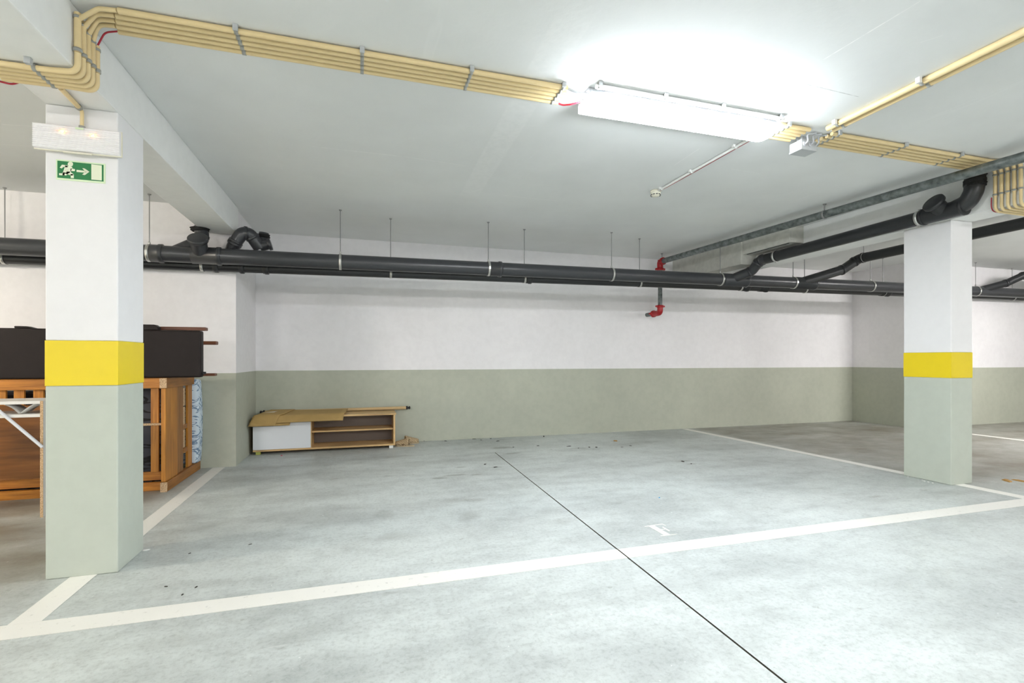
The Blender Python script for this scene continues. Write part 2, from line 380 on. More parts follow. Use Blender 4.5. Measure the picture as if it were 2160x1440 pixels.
o = g.obj('letter_marking', M_LINE, floor); o['label'] = 'white stencilled letter F'
# ceiling
tag(G().box(XL, XR, YF, YB+.3, ZC, ZC+.15).obj('ceiling', M_CEIL), kind='structure')
# walls with a painted dado
def wall(name, x0, x1, y0, y1):
    g = G().box(x0, x1, y0, y1, -.05, DADO, 1).box(x0, x1, y0, y1, DADO, ZC, 0)
    return tag(g.obj(name, [W_WHITE, W_GREEN]), kind='structure')
wall('wall_back', XREC0, XREC1, YB, YB+.25)
wall('wall_back_left', XL, XREC0, YS, YB+.25)
wall('wall_back_right', XREC1, XR, YS, YB+.25)
wall('wall_left', XL-.2, XL, YF, YS)
wall('wall_right', XR, XR+.2, YF, YS)
wall('wall_front', XL, XR, YF-.2, YF)
# pillars
def pillar(x0, x1, y0, y1, top, yz0, yz1, label):
    t = thing('concrete_pillar', ((x0+x1)/2, (y0+y1)/2, 0), label, 'pillar')
    G().box(x0, x1, y0, y1, 0, yz0).obj('painted_base', P_GREEN, t, .006)['label'] = 'pale green painted lower part'
    G().box(x0-.001, x1+.001, y0-.001, y1+.001, yz0, yz1).obj('warning_band', P_YELLOW, t)['label'] = 'yellow warning band'
    G().box(x0, x1, y0, y1, yz1, top).obj('shaft', P_WHITE, t, .006)
    return t
ZBL, ZBR = 2.48, 2.42
pillar(-1.566, -1.247, 3.187, 3.52, ZBL, 1.01, 1.247, 'near white concrete pillar with the exit sign, yellow band and green base')
pillar(5.15, 5.43, 3.165, 3.58, ZBR, .977, 1.211, 'white concrete pillar on the right with yellow band below the drain elbow')
# beams
b = tag(G().box(-1.566, -1.247, YF, YS, ZBL, ZC).obj('ceiling_beam', B_WHITE, None, .006), 'white ceiling beam resting on the pillar with the exit sign', 'beam')
g = G().box(5.15, 5.43, YF, YB, ZBR, ZC)
b2 = tag(g.obj('ceiling_beam', B_WHITE, None, .006), 'white ceiling beam resting on the right pillar beside the steel pipe', 'beam')
st = plaster('stained_haunch_paint', (.66, .655, .60, 1), .22)
G().box(4.93, 5.149, 4.74, 5.50, 2.555, ZC-.001).obj('haunch', st, b2, .004)
G().box(4.90, 5.149, 5.501, YB-.001, 2.425, ZC-.001).obj('haunch', st, b2, .004)
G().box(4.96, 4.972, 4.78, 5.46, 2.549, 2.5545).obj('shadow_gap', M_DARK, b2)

# ================================================================== LAMPS
def lamp(x0, x1, yc, label, m, group=None, glow_shield=0):
    t = thing('fluorescent_lamp', ((x0+x1)/2, yc, ZC), label, 'lamp', group)
    hw = .088
    def prof(h, z0, z1, n=10):     # half-round trough profile, opening up
        p = [(-h, z1)]
        for k in range(n+1):
            a = PI+PI*k/n; p.append((h*math.cos(a)*(.96), z0+(z1-z0)*.55+math.sin(a)*(z1-z0)*.55))
        p.append((h, z1)); return p
    G().prism([(-hw, ZC-.045), (-hw*.7, ZC-.001), (hw*.7, ZC-.001), (hw, ZC-.03)]+([(hw+.004, ZC-glow_shield), (hw-.002, ZC-glow_shield), (hw-.003, ZC-.045)] if glow_shield else [(hw, ZC-.045)]), (x0, yc, 0), (0, 1, 0), (0, 0, 1), (x1-x0, 0, 0)).obj('housing', M_LAMPBODY, t, .004)  # optional far-side lip, added to keep the glow off the ceiling behind
    # diffuser: rounded ends by shrinking the profile
    g = G(); secs = [(0, .55), (.012, .78), (.035, .93), (.07, 1.0)]; L = x1-x0
    xs = [(x0+d, k) for d, k in secs]+[(x1-d, k) for d, k in reversed(secs)]
    base = prof(hw-.005, ZC-.118, ZC-.046); n = len(base); vs = []; fs = []
    for x, k in xs:
        for (py, pz) in base: vs.append((x, yc+py*(.6+.4*k), (ZC-.046)+(pz-(ZC-.046))*k))
    for i in range(len(xs)-1):
        for j in range(n-1): fs.append((i*n+j, i*n+j+1, (i+1)*n+j+1, (i+1)*n+j))
        fs.append((i*n+n-1, i*n, (i+1)*n, (i+1)*n+n-1))
    fs.append(tuple(range(n))); fs.append(tuple((len(xs)-1)*n+j for j in reversed(range(n))))
    g.add(vs, fs, 0, True); g.obj('diffuser', m, t)
    for k in range(6):
        x = x0+.1+(L-.2)*k/5
        for sg in (-1, 1): G().box(x-.012, x+.012, yc+sg*hw-.006, yc+sg*hw+.006, ZC-.06, ZC-.03).obj('latch', M_LAMPBODY, t)
    G().lathe((x0+.002, yc, ZC-.03), (-1, 0, 0), [(.012, 0), (.012, .02), (.008, .024)], 14).obj('cable_gland', M_WIREG, t)
    return t
lamp(1.30, 2.69, 2.755, 'lit fluorescent ceiling lamp between the cream conduits', M_TUBE, None, .09)
lamp(1.6, 3.0, -4.2, 'added fluorescent fill lamp over the driving aisle behind the camera, nearest', M_FILL_AISLE)  # this and the following lamps are unseen, added to raise the overall brightness
lamp(-4.4, -3.0, -4.2, 'added fluorescent fill lamp over the driving aisle to the left', M_FILL_AISLE)
lamp(-6.9, -5.5, 2.755, 'added fluorescent fill lamp in the bay left of the camera', M_FILL_LEFT)
lamp(8.6, 10.0, -4.2, 'added fluorescent fill lamp over the driving aisle to the right', M_FILL_RIGHT)
lamp(8.6, 10.0, 2.755, 'added fluorescent fill lamp in the bay right of the right pillar', M_FILL_RIGHT)

# ================================================================== CONDUITS
CR = .0138
CYS = [2.712+.0425*i for i in range(5)]
ZK = ZC-CR-.004
def clip_row(t, x, ys_, z=ZK, first_big=True):
    for i, y in enumerate(ys_):
        G().ring((x, y, z), (1, 0, 0), CR, .018, .003, 16).obj('clip', M_CLIP, t)
    G().box(x-.012, x+.012, ys_[0]-.032, ys_[0]-.0185, z-.012, ZC-.0005).obj('clip_foot', M_BOX, t, .002)
t = thing('conduit_run', (0, 2.8, ZC), 'five cream conduits on the ceiling between left beam and lit lamp', 'conduit')
ends = [-1.06, -1.085, -1.10, -1.115, -1.125]
for i, y in enumerate(CYS): G().tube([(ends[i], y, ZK), (1.17+.01*i-(.03 if i == 4 else 0), y, ZK)], CR, 14).obj('conduit', M_CREAM, t)
for px in (494, 764, 996, 1198):
    x = xat(px, 2.7)*1.0
    v = ray(px, 0); 
    q = fl(px, {494: 45, 764: 95, 996: 138, 1198: 178}[px], ZC); clip_row(t, min(q.x, 1.14), CYS)
# wire tails into lamp
for i, (y, m) in enumerate(zip(CYS, (M_WIREG, M_WIREG, M_WIREG, M_WIREG, M_WIRE))):
    ye = 2.755+(y-2.79)*.55
    G().tube(fillet([(1.165, y, ZK), (1.21, y, ZK-.012), (1.25, (y+ye)/2, ZK-.02), (1.298, ye, ZC-.032)], .04), .0055 if i else .008, 8).obj('wire_tail', m, t)
# conduit alongside the lamp
t = thing('conduit_run', (2, 2.65, ZC), 'white painted conduit clipped along the camera side of the lit lamp', 'conduit')
G().tube([(1.32, 2.642, ZK), (2.70, 2.642, ZK)], CR, 14).obj('conduit', M_PLAST, t)
for x in (1.34, 1.78, 2.2, 2.66): clip_row(t, x, [2.642])
# bend down the left beam and along its soffit
t = thing('conduit_run', (-1.22, 2.8, 2.6), 'five cream conduits bending down the left beam and round its underside', 'conduit')
XB = -1.247+CR+.004; ZS = ZBL-CR-.004
for i, y in enumerate(CYS):
    yv = y+.035
    zt = 2.725-.012*i
    rb = .085-.012*i
    yb = 2.75+.036*i
    G().tube([(XB, yv, zt), (XB, yv, 2.545)], CR, 14).obj('conduit', M_CREAM, t)
    p = [(XB, yv, 2.543), (XB, yv+.003, ZS-.004), (XB-.11, yb+.02, ZS-.002), (-1.60, yb+.03, ZS)]
    G().tube(fillet(p, .07, 8), CR*.92, 14).obj('conduit_bend', M_CREAM, t)
    G().ring((XB, yv, 2.555), (0, 0, 1), CR, .016, .004, 14).obj('clip', M_CLIP, t)
    G().ring((XB, yv, zt-.02), (0, 0, 1), CR, .012, .003, 14).obj('clip', M_CLIP, t)
    if i < 4: G().tube(fillet([(ends[i]-.005, y, ZK), (ends[i]-.08, y+.01, ZK), (XB, yv, zt-.03)], .05), CR*.75, 10).obj('conduit_bend', M_CREAM, t)
    G().ring((-1.40, yb+.025, ZS), (1, 0, 0), CR, .016, .003, 14).obj('clip', M_CLIP, t)
G().box(-1.412, -1.388, 2.715, 2.735, ZS-.01, ZBL-.0005).obj('clip_foot', M_BOX, t)
G().tube(fillet([(ends[4], CYS[4], ZK), (ends[4]-.06, CYS[4]+.01, ZK-.01), (XB, CYS[4]+.035, 2.67)], .05), .004, 8).obj('red_wire', M_WIRE, t)
G().tube(fillet([(-1.53, 2.93, ZS), (-1.57, 2.935, ZS-.018), (-1.64, 2.92, ZS-.012)], .05), .0045, 8).obj('red_wire', M_WIRE, t)
# lamp -> right beam
t = thing('conduit_run', (4, 2.8, ZC), 'five cream conduits on the ceiling between lamp and right beam', 'conduit')
for i, y in enumerate(CYS):
    G().tube([(2.73+.01*i, y, ZK), (3.00, y, ZK)], CR, 14).obj('conduit', M_CREAM, t)
    G().tube([(3.20, y, ZK), (4.88, y, ZK)], CR, 14).obj('conduit', M_CREAM, t)
    G().tube(fillet([(4.878, y, ZK), (5.01, y-.055, ZK), (5.15-CR-.004, y-.055, ZK), (5.15-CR-.004, y-.055, 2.52)], .04, 6), CR*.97, 14).obj('conduit_bend', M_CREAM, t)
for x in (2.80, 3.25, 3.9, 4.5): clip_row(t, x, CYS)
for i, y in enumerate(CYS): 
    y -= .055
    G().ring((5.15-CR-.004, y, 2.70), (0, 0, 1), CR, .014, .004, 14).obj('clip', M_CLIP, t)
    G().ring((5.15-CR-.004, y, 2.535), (0, 0, 1), CR, .014, .004, 14).obj('clip', M_CLIP, t)
    G().tube(fillet([(5.15-CR-.004, y, 2.52), (5.15-CR-.004, y, 2.398), (5.60, y, 2.398)], .05, 6), CR*.8, 12).obj('conduit_bend', M_CREAM, t)
G().tube(fillet([(5.13, 2.852, 2.52), (5.13, 2.855, 2.405), (5.25, 2.85, 2.40)], .06), .004, 8).obj('red_wire', M_WIRE, t)
# junction box
t = thing('junction_box', (3.09, 2.86, 2.70), 'grey junction box hanging where the conduits cross beside the lamp', 'junction box')
G().box(3.02, 3.165, 2.80, 2.905, 2.655, 2.725).obj('body', M_BOX, t, .006)
G().box(3.018, 3.167, 2.798, 2.907, 2.652, 2.664).obj('lid', M_BOX, t, .003)
for x in (3.05, 3.10): G().lathe((x, 2.80, 2.693), (0, -1, 0), [(.017, 0), (.017, .006), (.012, .008)], 16).obj('cable_gland', M_WIREG, t)
for k, (x, y) in enumerate(((3.05, 2.80), (3.10, 2.80), (3.15, 2.80))):
    G().tube(fillet([(x, y-.006, 2.693), (x, y-.03, 2.70), (x, y-.02, ZC-.012), (x+.05, y-.05, ZC-.012)], .02), .006, 8).obj('cable', M_WIREG, t)
G().box(3.06, 3.12, 2.83, 2.88, 2.725, ZC-.0005).obj('hanger', M_BOX, t)
# pair of conduits running out over the aisle
t = thing('conduit_run', (3.14, 1.5, ZC), 'two pale conduits crossing the ceiling from the junction box towards the aisle', 'conduit')
for k, x in enumerate((3.10, 3.155)):
    G().tube([(x, 2.66, ZK), (x, -2.0, ZK)], .019, 14).obj('conduit', M_CREAM, t)
for y in (2.58, 2.05, 1.55, .9):
    for x in (3.10, 3.155): G().ring((x, y, ZK), (0, 1, 0), .019, .018, .003, 16).obj('clip', M_CLIP, t)
    G().box(3.058, 3.078, y-.012, y+.012, ZK-.014, ZC-.0005).obj('clip_foot', M_PLAST, t)
# smoke detector and its conduit
sm = fl(1383, 402, ZC)
t = thing('conduit_run', (sm.x, 3.5, ZC), 'single conduit from the lamp to the smoke detector', 'conduit')
G().tube([(sm.x, 2.87, ZC-.014), (sm.x, sm.y-.055, ZC-.014)], .011, 12).obj('conduit', M_PLAST, t)
for y in (3.1, 3.62, sm.y-.1):
    G().ring((sm.x, y, ZC-.014), (0, 1, 0), .011, .02, .003, 12).obj('clip', M_PLAST, t); G().box(sm.x-.03, sm.x-.013, y-.01, y+.01, ZC-.02, ZC-.0005).obj('clip_foot', M_PLAST, t)
G().tube([(sm.x+.014, 2.9, ZC-.02), (sm.x+.015, 3.6, ZC-.021), (sm.x+.012, sm.y-.06, ZC-.02)], .0025, 6).obj('red_wire', M_WIRE, t)
t = thing('smoke_detector', sm, 'small round white smoke detector on the ceiling', 'smoke detector')
G().lathe((sm.x, sm.y, ZC-.0005), (0, 0, -1), [(.05, 0), (.052, .012), (.046, .016)], 28).obj('base', M_IVORY, t)
G().lathe((sm.x, sm.y, ZC-.0165), (0, 0, -1), [(.047, 0), (.048, .012), (.040, .03), (.026, .040), (.006, .042)], 28).obj('cover', M_IVORY, t)
for k in range(10):
    a = 2*PI*k/10; d = Vector((math.cos(a), math.sin(a), 0)); tn = Vector((-d.y, d.x, 0))
    G().obox(Vector((sm.x, sm.y, ZC-.04))+d*.0425, d*.004+Vector((0, 0, -.002)), tn*.009, Vector((0, 0, .007))-d*.003).obj('vent', M_SMOKEV, t)

# ================================================================== EMERGENCY LAMP, EXIT SIGN on the near pillar
PF = 3.187
e0, e1, ez0, ez1 = -1.597, -1.214, 2.226, 2.362
t = thing('emergency_lamp', ((e0+e1)/2, PF, 2.28), 'ribbed clear emergency lamp with two glowing orange bulbs on the pillar', 'emergency lamp')
G().box(e0+.008, e1-.008, PF-.028, PF-.0015, ez0+.006, ez1-.006).obj('housing', M_IVORY, t, .006)
G().box(e0, e1, PF-.036, PF-.028, ez0, ez1).obj('rim', M_IVORY, t, .003)
g = G(); n = 12
prof = []
for k in range(n):
    z = ez0+.007+(ez1-ez0-.014)*k/n; dz = (ez1-ez0-.014)/n
    prof += [(PF-.052, z), (PF-.0575, z+dz*.5)]
prof.append((PF-.052, ez1-.007))
poly = [(PF-.036, ez0+.005)]+prof+[(PF-.036, ez1-.005)]
g.prism(poly, (e0+.005, 0, 0), (0, 1, 0), (0, 0, 1), (e1-e0-.01, 0, 0)); g.obj('ribbed_cover', M_RIB, t)
for px, py in ((131, 277), (196, 286)):
    p = onY(px, py, PF-.058)
    G().lathe(p, (0, -1, 0), [(.007, -.004), (.007, .002), (.004, .005)], 12).obj('bulb', M_BULB, t)
pa = onY(163, 268, PF-.072); G().box(pa.x-.014, pa.x+.02, PF-.0592, PF-.0578, pa.z-.006, pa.z+.004).obj('label', M_SWHITE, t)
G().box(e0+.13, e1-.13, PF-.05, PF-.038, ez0-.008, ez0-.0005).obj('catch', M_IVORY, t)
px_ = onY(172, 258, PF-.03).x
G().lathe((px_, PF-.025, ez1-.004), (0, 0, 1), [(.014, 0), (.014, .014), (.010, .016)], 14).obj('cable_gland', M_CLIP, t)
t = thing('conduit_run', (px_, 3.05, ZBL), 'short cream conduit feeding the emergency lamp from the beam underside', 'conduit')
a1 = fl(128, 186, ZBL-.016); a2 = fl(168, 228, ZBL-.016)
G().tube([(a1.x, a1.y, ZBL-.016), (a2.x, a2.y, ZBL-.016)], .0115, 12).obj('conduit', M_CREAM, t)
G().tube(fillet([(a1.x, a1.y, ZBL-.016), (a1.x-.02, a1.y-.03, ZBL-.016), (a1.x+.04, a1.y-.045, ZBL-.02), (a1.x+.11, a1.y-.03, ZBL-.02)], .02), .0075, 10).obj('cable_loop', M_CREAM, t)
G().tube(fillet([(a2.x, a2.y, ZBL-.016), (px_, PF-.025, ZBL-.03), (px_, PF-.025, ez1+.012)], .04), .0085, 12).obj('cable_drop', M_CREAM, t)
G().ring((a2.x, a2.y-.01, ZBL-.016), (a2-a1), .0115, .018, .004, 14).obj('clip', M_CLIP, t)
# exit sign
s0 = onY(119, 335, PF); s1 = onY(223, 346, PF)
sx0, sx1, sz1, sz0 = s0.x, s1.x, 2.194, 2.088
t = thing('exit_sign', ((sx0+sx1)/2, PF, 2.14), 'green running man exit sign with arrow and door on the pillar', 'sign')
G().box(sx0, sx1, PF-.0035, PF-.0015, sz0, sz1).obj('plate', M_SWHITE, t)
gx0, gx1, gz1, gz0 = sx0+.006, sx1-.008, sz1-.007, sz0+.010
G().box(gx0, gx1, PF-.0042, PF-.0036, gz0, gz1).obj('green_field', M_SGREEN, t)
def uv(p): x, y = p; u = (x-588)/467; return (gx0+u*(gx1-gx0), gz1-((y-(x-588)*.1028-1135)/168)*(gz1-gz0))
def picto(name, polys, parent, m):
    g = G()
    for poly in polys: g.prism([uv(p) for p in poly], (0, PF-.0043, 0), (1, 0, 0), (0, 0, 1), (0, -.0005, 0))
    return g.obj(name, m, parent)
head = [(718+27*math.cos(a*PI/8), 1172+24*math.sin(a*PI/8)) for a in range(16)]
picto('running_man', [head, [(668, 1184), (738, 1200), (722, 1252), (690, 1268), (640, 1262)],
    [(612, 1206), (634, 1176), (690, 1184), (690, 1203), (648, 1199), (632, 1214)], [(724, 1212), (764, 1222), (762, 1242), (716, 1240)],
    [(640, 1250), (700, 1262), (676, 1284), (640, 1282)], [(606, 1260), (660, 1264), (660, 1284), (606, 1279)],
    [(680, 1245), (712, 1246), (752, 1272), (738, 1286), (720, 1284), (676, 1268)], [(720, 1270), (752, 1272), (752, 1312), (722, 1310)]], t, M_SPALE)
picto('arrow', [[(780, 1229), (872, 1241), (872, 1259), (780, 1250)], [(838, 1214), (862, 1217), (910, 1250), (872, 1252)], [(872, 1248), (910, 1250), (862, 1283), (836, 1277)]], t, M_SPALE)
picto('door', [[(930, 1174), (1037, 1188), (1037, 1340), (930, 1328)]], t, M_SPALE)

# ================================================================== DRAIN PIPES
R1, R2 = .080, .057
Y1, Y2 = 5.70, 5.885
z1 = lambda x: 2.203+.0082*x
z2 = lambda x: 2.140+.0105*(x-.34)
P1 = lambda x: Vector((x, Y1, z1(x)))
P2 = lambda x: Vector((x, Y2, z2(x)))
PA, PB = -7.5, 14.0
def hanger(t, x, Y, zc, r, top=None):
    zt = top or ZC
    cl_ = G().ring((x, Y, zc), (1, 0, 0), r+.0025, .026, .0035, 32).obj('clamp_ring', M_STEEL, t)
    G().ring((x, Y, zc), (1, 0, 0), r+.0002, .034, .0022, 32).obj('rubber_lining', M_RUB, cl_)
    for sg in (-1, 1): G().box(x-.008, x+.008, Y+sg*(r+.004)-.006, Y+sg*(r+.004)+.006, zc-.014, zc+.014).obj('clamp_bolt', M_STEEL, cl_)
    rd = G().tube([(x, Y, zc+r+.006), (x, Y, zt-.006)], .005, 8).obj('hanger_rod', M_ROD, t)
    G().lathe((x, Y, zc+r+.005), (0, 0, 1), [(.011, 0), (.011, .025), (.006, .027)], 10).obj('hanger_nut', M_STEEL, rd)
    G().lathe((x, Y, zt-.0005), (0, 0, -1), [(.016, 0), (.016, .004), (.008, .012)], 12).obj('anchor', M_ROD, rd)
def coupling(t, P, xa, xb, r):
    d = (P(xb)-P(xa)).normalized(); L = (P(xb)-P(xa)).length
    G().lathe(P(xa), d, [(r, 0), (r+.006, .002), (r+.006, L-.045), (r+.013, L-.038), (r+.013, L-.006), (r+.003, L)], 32).obj('coupling', M_PVC if r > .07 else M_PVC2, t)
t1 = thing('drain_pipe', P1(0), 'thick grey drain pipe hung on rods across the room, nearer of two', 'pipe')
G().tube([P1(PA), P1(PB)], R1, 36).obj('pipe', M_PVC, t1)
for px in (315, 718, 1030, 1290, 1519, 1673, 1836, 2058): hanger(t1, xat(px, Y1), Y1, z1(xat(px, Y1)), R1)
for a, b_ in ((318, 346), (405, 468), (1034, 1058), (1523, 1575), (1676, 1718)): coupling(t1, P1, xat(a, Y1), xat(b_, Y1), R1)
t2 = thing('drain_pipe', P2(0), 'thinner dark grey drain pipe hung behind and below the thick one', 'pipe')
G().tube([P2(PA), P2(PB)], R2, 32).obj('pipe', M_PVC2, t2)
for px in (-70, 10, 427, 824, 1106, 1349, 1561, 1697, 1862, 2135): 
    if px != -70: hanger(t2, xat(px, Y2), Y2, z2(xat(px, Y2)), R2)
for a, b_ in ((450, 462), (505, 516), (555, 568), (1109, 1121), (1564, 1578), (1600, 1618), (1856, 1874)): coupling(t2, P2, xat(a, Y2), xat(b_, Y2), R2)
def socket(t, pts, r, name='elbow', m=None, rim=True):
    pts = [Vector(p) for p in pts]
    G().tube(pts, r, 30).obj(name, m or M_PVC, t)
    if rim:
        for a, d in ((pts[0], pts[1]-pts[0]), (pts[-1], pts[-2]-pts[-1])):
            G().ring(a+d.normalized()*.012, d, r-.002, .022, .008, 30).obj('socket_rim', m or M_PVC, t)
# cleanout tee with cap left of the recess
xc = xat(424, Y1)
c0 = P1(xc); dv = Vector((.05, -.72, .69)).normalized()
G().tube([c0+dv*.03, c0+dv*.185], .074, 30).obj('tee_branch', M_PVC, t1)
G().lathe(c0+dv*.170, dv, [(.076, 0), (.090, .004), (.090, .035), (.085, .04), (.080, .041)], 32).obj('access_cap', M_PVC, t1)
# branch up to the left beam's underside
xb = xat(385, Y1)
pts = fillet([P1(xb+.02)+Vector((0, .02, .03)), P1(xb)+Vector((.12, .06, .17)), P1(xb)+Vector((.20, .09, .22)), (xb+.235, Y1+.10, ZBL+.02)], .08, 7)
pts = fillet([P1(xb)+Vector((-.08, .02, .02)), (xb+.10, Y1+.06, z1(xb)+.135), (xb+.16, Y1+.07, 2.40), (xb+.13, Y1+.08, 2.50)], .07, 7)
el_o = G().tube(pts, .062, 28).obj('branch_elbow', M_PVC, t1)
for k in (5, 9, 12): G().ring(pts[k], pts[k+1]-pts[k], .060, .024, .009, 28).obj('socket_rim', M_PVC, el_o)
g = G(); g.lathe((xb+.13, Y1+.08, 2.445), (0, 0, 1), [(.068, 0), (.084, .012), (.078, .022), (.09, .034)], 22); g.obj('sealing_collar', M_FOAM, t1)
# swan-neck branch beside the beam, rising from the lower pipe
xs_ = xat(492, Y2); ye = 5.80
nk = fillet([(xat(478, Y2), Y2, z2(xs_)+.03), (xat(496, ye), ye-.02, 2.35), (xat(513, ye), ye-.03, 2.465), (xat(528, ye), ye, 2.46), (xat(546, ye), ye+.06, 2.33)], .09, 7)
el_o = G().tube(nk, .064, 28).obj('swan_neck', M_PVC, t2)
for k in (4, 8, 15, 24): G().ring(nk[k], nk[k+1]-nk[k], .062, .026, .009, 28).obj('socket_rim', M_PVC, el_o)
cA = Vector((xat(547, ye), ye+.05, 2.345))
G().tube([cA, cA+Vector((.105, 0, .035))], .052, 26).obj('tee_branch', M_PVC, t2)
G().lathe(cA+Vector((.075, 0, .025)), (.95, 0, .3), [(.056, 0), (.064, .004), (.064, .03), (.058, .034)], 28).obj('access_cap', M_PVC, t2)
G().tube([cA+Vector((-.01, .06, .0)), cA+Vector((.015, .09, .12)), cA+Vector((.02, .09, .17))], .05, 22).obj('riser_stub', M_PVC, t2)
g = G(); g.lathe(cA+Vector((.018, .09, .11)), (0, 0, 1), [(.052, 0), (.066, .012), (.058, .024), (.064, .04)], 20); g.obj('sealing_collar', M_FOAM, t2)

# branch along the right beam
X3 = 5.065; R3 = .065
t3 = thing('drain_pipe', (X3, 4.3, 2.46), 'dark drain pipe along the right beam with round access cap and raised end elbow', 'pipe')
P3 = lambda y: Vector((X3, y, 2.455+(5.25-y)*.014))
G().tube([P3(5.22), P3(3.30)], R3, 32).obj('pipe', M_PVC2, t3)
x5 = xat(1550, Y1)
pts = fillet([P3(5.20), P3(5.34), (X3-.005, 5.48, 2.335), (x5-.05, Y1-.02, z1(x5)+.015)], .10, 7)
el_o = G().tube(pts, .064, 30).obj('elbow', M_PVC, t3)
for k in (1, 8, 15): G().ring(pts[k], pts[k+1]-pts[k], .062, .028, .010, 30).obj('socket_rim', M_PVC, el_o)
G().lathe(P1(x5+.10)+Vector((.0, -.02, .055)), (.35, -.2, .9), [(.05, 0), (.058, .004), (.058, .03), (.05, .034)], 26).obj('access_cap', M_PVC, t3)
for y in (yat(1637, X3), yat(1940, X3)):
    c_ = P3(y); ax = P3(y-.1)-P3(y)
    G().ring(c_, ax, R3+.0025, .028, .0035, 32).obj('clamp_ring', M_STEEL, t3); G().ring(c_, ax, R3+.0002, .05, .0022, 32).obj('rubber_lining', M_RUB, t3)
    for sg in (-1, 1): G().box(c_.x-.01, c_.x+.01, c_.y-.009, c_.y+.009, c_.z+sg*(R3+.012)-.008, c_.z+sg*(R3+.012)+.008).obj('clamp_bolt', M_STEEL, t3)
    G().tube([c_+Vector((R3, 0, 0)), (5.149, y, c_.z)], .006, 8).obj('wall_stud', M_ROD, t3)
yw = yat(1958, X3)
socket(t3, [P3(yw+.05), P3(yw-.30)], R3+.006, 'wye_body', M_PVC2)
dv = Vector((-.80, .12, .58)).normalized(); c0 = P3(yw-.13)
G().tube([c0+dv*.02, c0+dv*.12], .066, 28).obj('wye_branch', M_PVC2, t3)
G().lathe(c0+dv*.112, dv, [(.070, 0), (.088, .004), (.088, .03), (.082, .036)], 32).obj('access_cap', M_PVC2, t3)
el = fillet([P3(3.10), (X3, 2.985, 2.515), (X3, 2.94, 2.60), (X3+.005, 2.935, 2.763)], .10, 8)
G().tube(el, .070, 30).obj('elbow', M_PVC2, t3)
g = G()
rg = random.Random(3); prof = [(.071, 0)]+[(.0715+rg.random()*.010, .012*k) for k in range(1, 11)]+[(.075, .128)]
g.lathe((X3+.005, 2.935, 2.633), (0, 0, 1), prof, 22)
for i_ in range(len(g.v)): x_, y_, z_ = g.v[i_]; q = 1+rg.uniform(-.06, .06); g.v[i_] = (X3+.005+(x_-X3-.005)*q, 2.935+(y_-2.935)*q, z_)
g.obj('sealing_foam', M_FOAM, t3)
# branch beyond the right beam
X4 = 6.90
t4 = thing('drain_pipe', (X4, 4.5, 2.6), 'dark drain pipe passing behind the right pillar and bending down to the thick pipe', 'pipe')
P4 = lambda y: Vector((X4, y, 2.60+(5.4-y)*.014))
G().tube([P4(5.30), P4(-1)], R3, 30).obj('pipe', M_PVC2, t4)
x6 = xat(1692, Y1)
pts = fillet([P4(5.28), P4(5.42), (6.72, 5.52, 2.45), (x6, Y1-.02, z1(x6)+.02)], .12, 7)
el_o = G().tube(pts, .067, 30).obj('elbow', M_PVC2, t4)
for k in (1, 8, 15): G().ring(pts[k], pts[k+1]-pts[k], .064, .03, .010, 30).obj('socket_rim', M_PVC2, el_o)
for y in (yat(1822, X4), 3.0):
    G().ring(P4(y), (0, 1, 0), R3+.0025, .028, .0035, 30).obj('clamp_ring', M_STEEL, t4); G().ring(P4(y), (0, 1, 0), R3+.0002, .05, .0022, 30).obj('rubber_lining', M_RUB, t4)
    G().tube([P4(y)+Vector((0, 0, R3)), (X4, y, ZC-.001)], .005, 8).obj('hanger_rod', M_ROD, t4)
# third branch at the right edge
X5 = 10.6
t5 = thing('drain_pipe', (X5, 4.5, 2.5), 'short drain branch at the right edge bending down to the hung pipes', 'pipe')
P5 = lambda y: Vector((X5, y, 2.57+(5.3-y)*.012))
G().tube([P5(5.30), P5(0)], .055, 26).obj('pipe', M_PVC2, t5)
x7 = xat(2070, Y1)
pts = fillet([P5(5.25), P5(5.40), (X5-.25, 5.55, 2.42), (x7, Y1-.01, z1(x7)+.03)], .12, 7)
el_o = G().tube(pts, .058, 26).obj('elbow', M_PVC2, t5)
for k in (1, 8, 15): G().ring(pts[k], pts[k+1]-pts[k], .056, .03, .009, 26).obj('socket_rim', M_PVC2, el_o)
G().tube([P5(5.1)+Vector((0, 0, .05)), (X5, 5.1, ZC-.001)], .005, 8).obj('hanger_rod', M_ROD, t5)

# galvanised sprinkler main with red elbows
t6 = thing('sprinkler_pipe', (4.5, 5, 2.64), 'galvanised steel pipe under the ceiling with red elbows and drop at the back wall', 'pipe')
ga, gb = Vector((4.42, 6.70, 2.645)), Vector((4.80, 1.9, 2.665)); gd = (gb-ga).normalized()
G().tube([ga+gd*.06, gb+gd*5.5], .040, 28).obj('pipe', M_GALV, t6)
G().tube([(4.42, 6.66, 2.60), (4.42, 6.66, 1.93)], .032, 24).obj('riser', M_GALV, t6)
el = fillet([ga+gd*.10, (4.42, 6.66, 2.645), (4.42, 6.66, 2.53)], .07, 8)
G().tube(el, .045, 26).obj('red_elbow', M_RED, t6)
for p, d in ((el[0], gd), (el[-1], Vector((0, 0, -1)))):
    G().ring(p, d, .038, .035, .018, 26).obj('red_coupling', M_RED, t6)
    for sg in (-1, 1):
        sd = Vector((1, 0, 0)); G().obox(p+sd*sg*.062, sd*.016, Vector((0, .018, 0)), Vector((0, 0, .015))).obj('coupling_lug', M_RED, t6)
zb = 1.86
el = fillet([(4.42, 6.66, zb+.10), (4.42, 6.66, zb), (4.42, 6.84, zb)], .075, 8)
G().tube(el, .043, 26).obj('red_elbow', M_RED, t6)
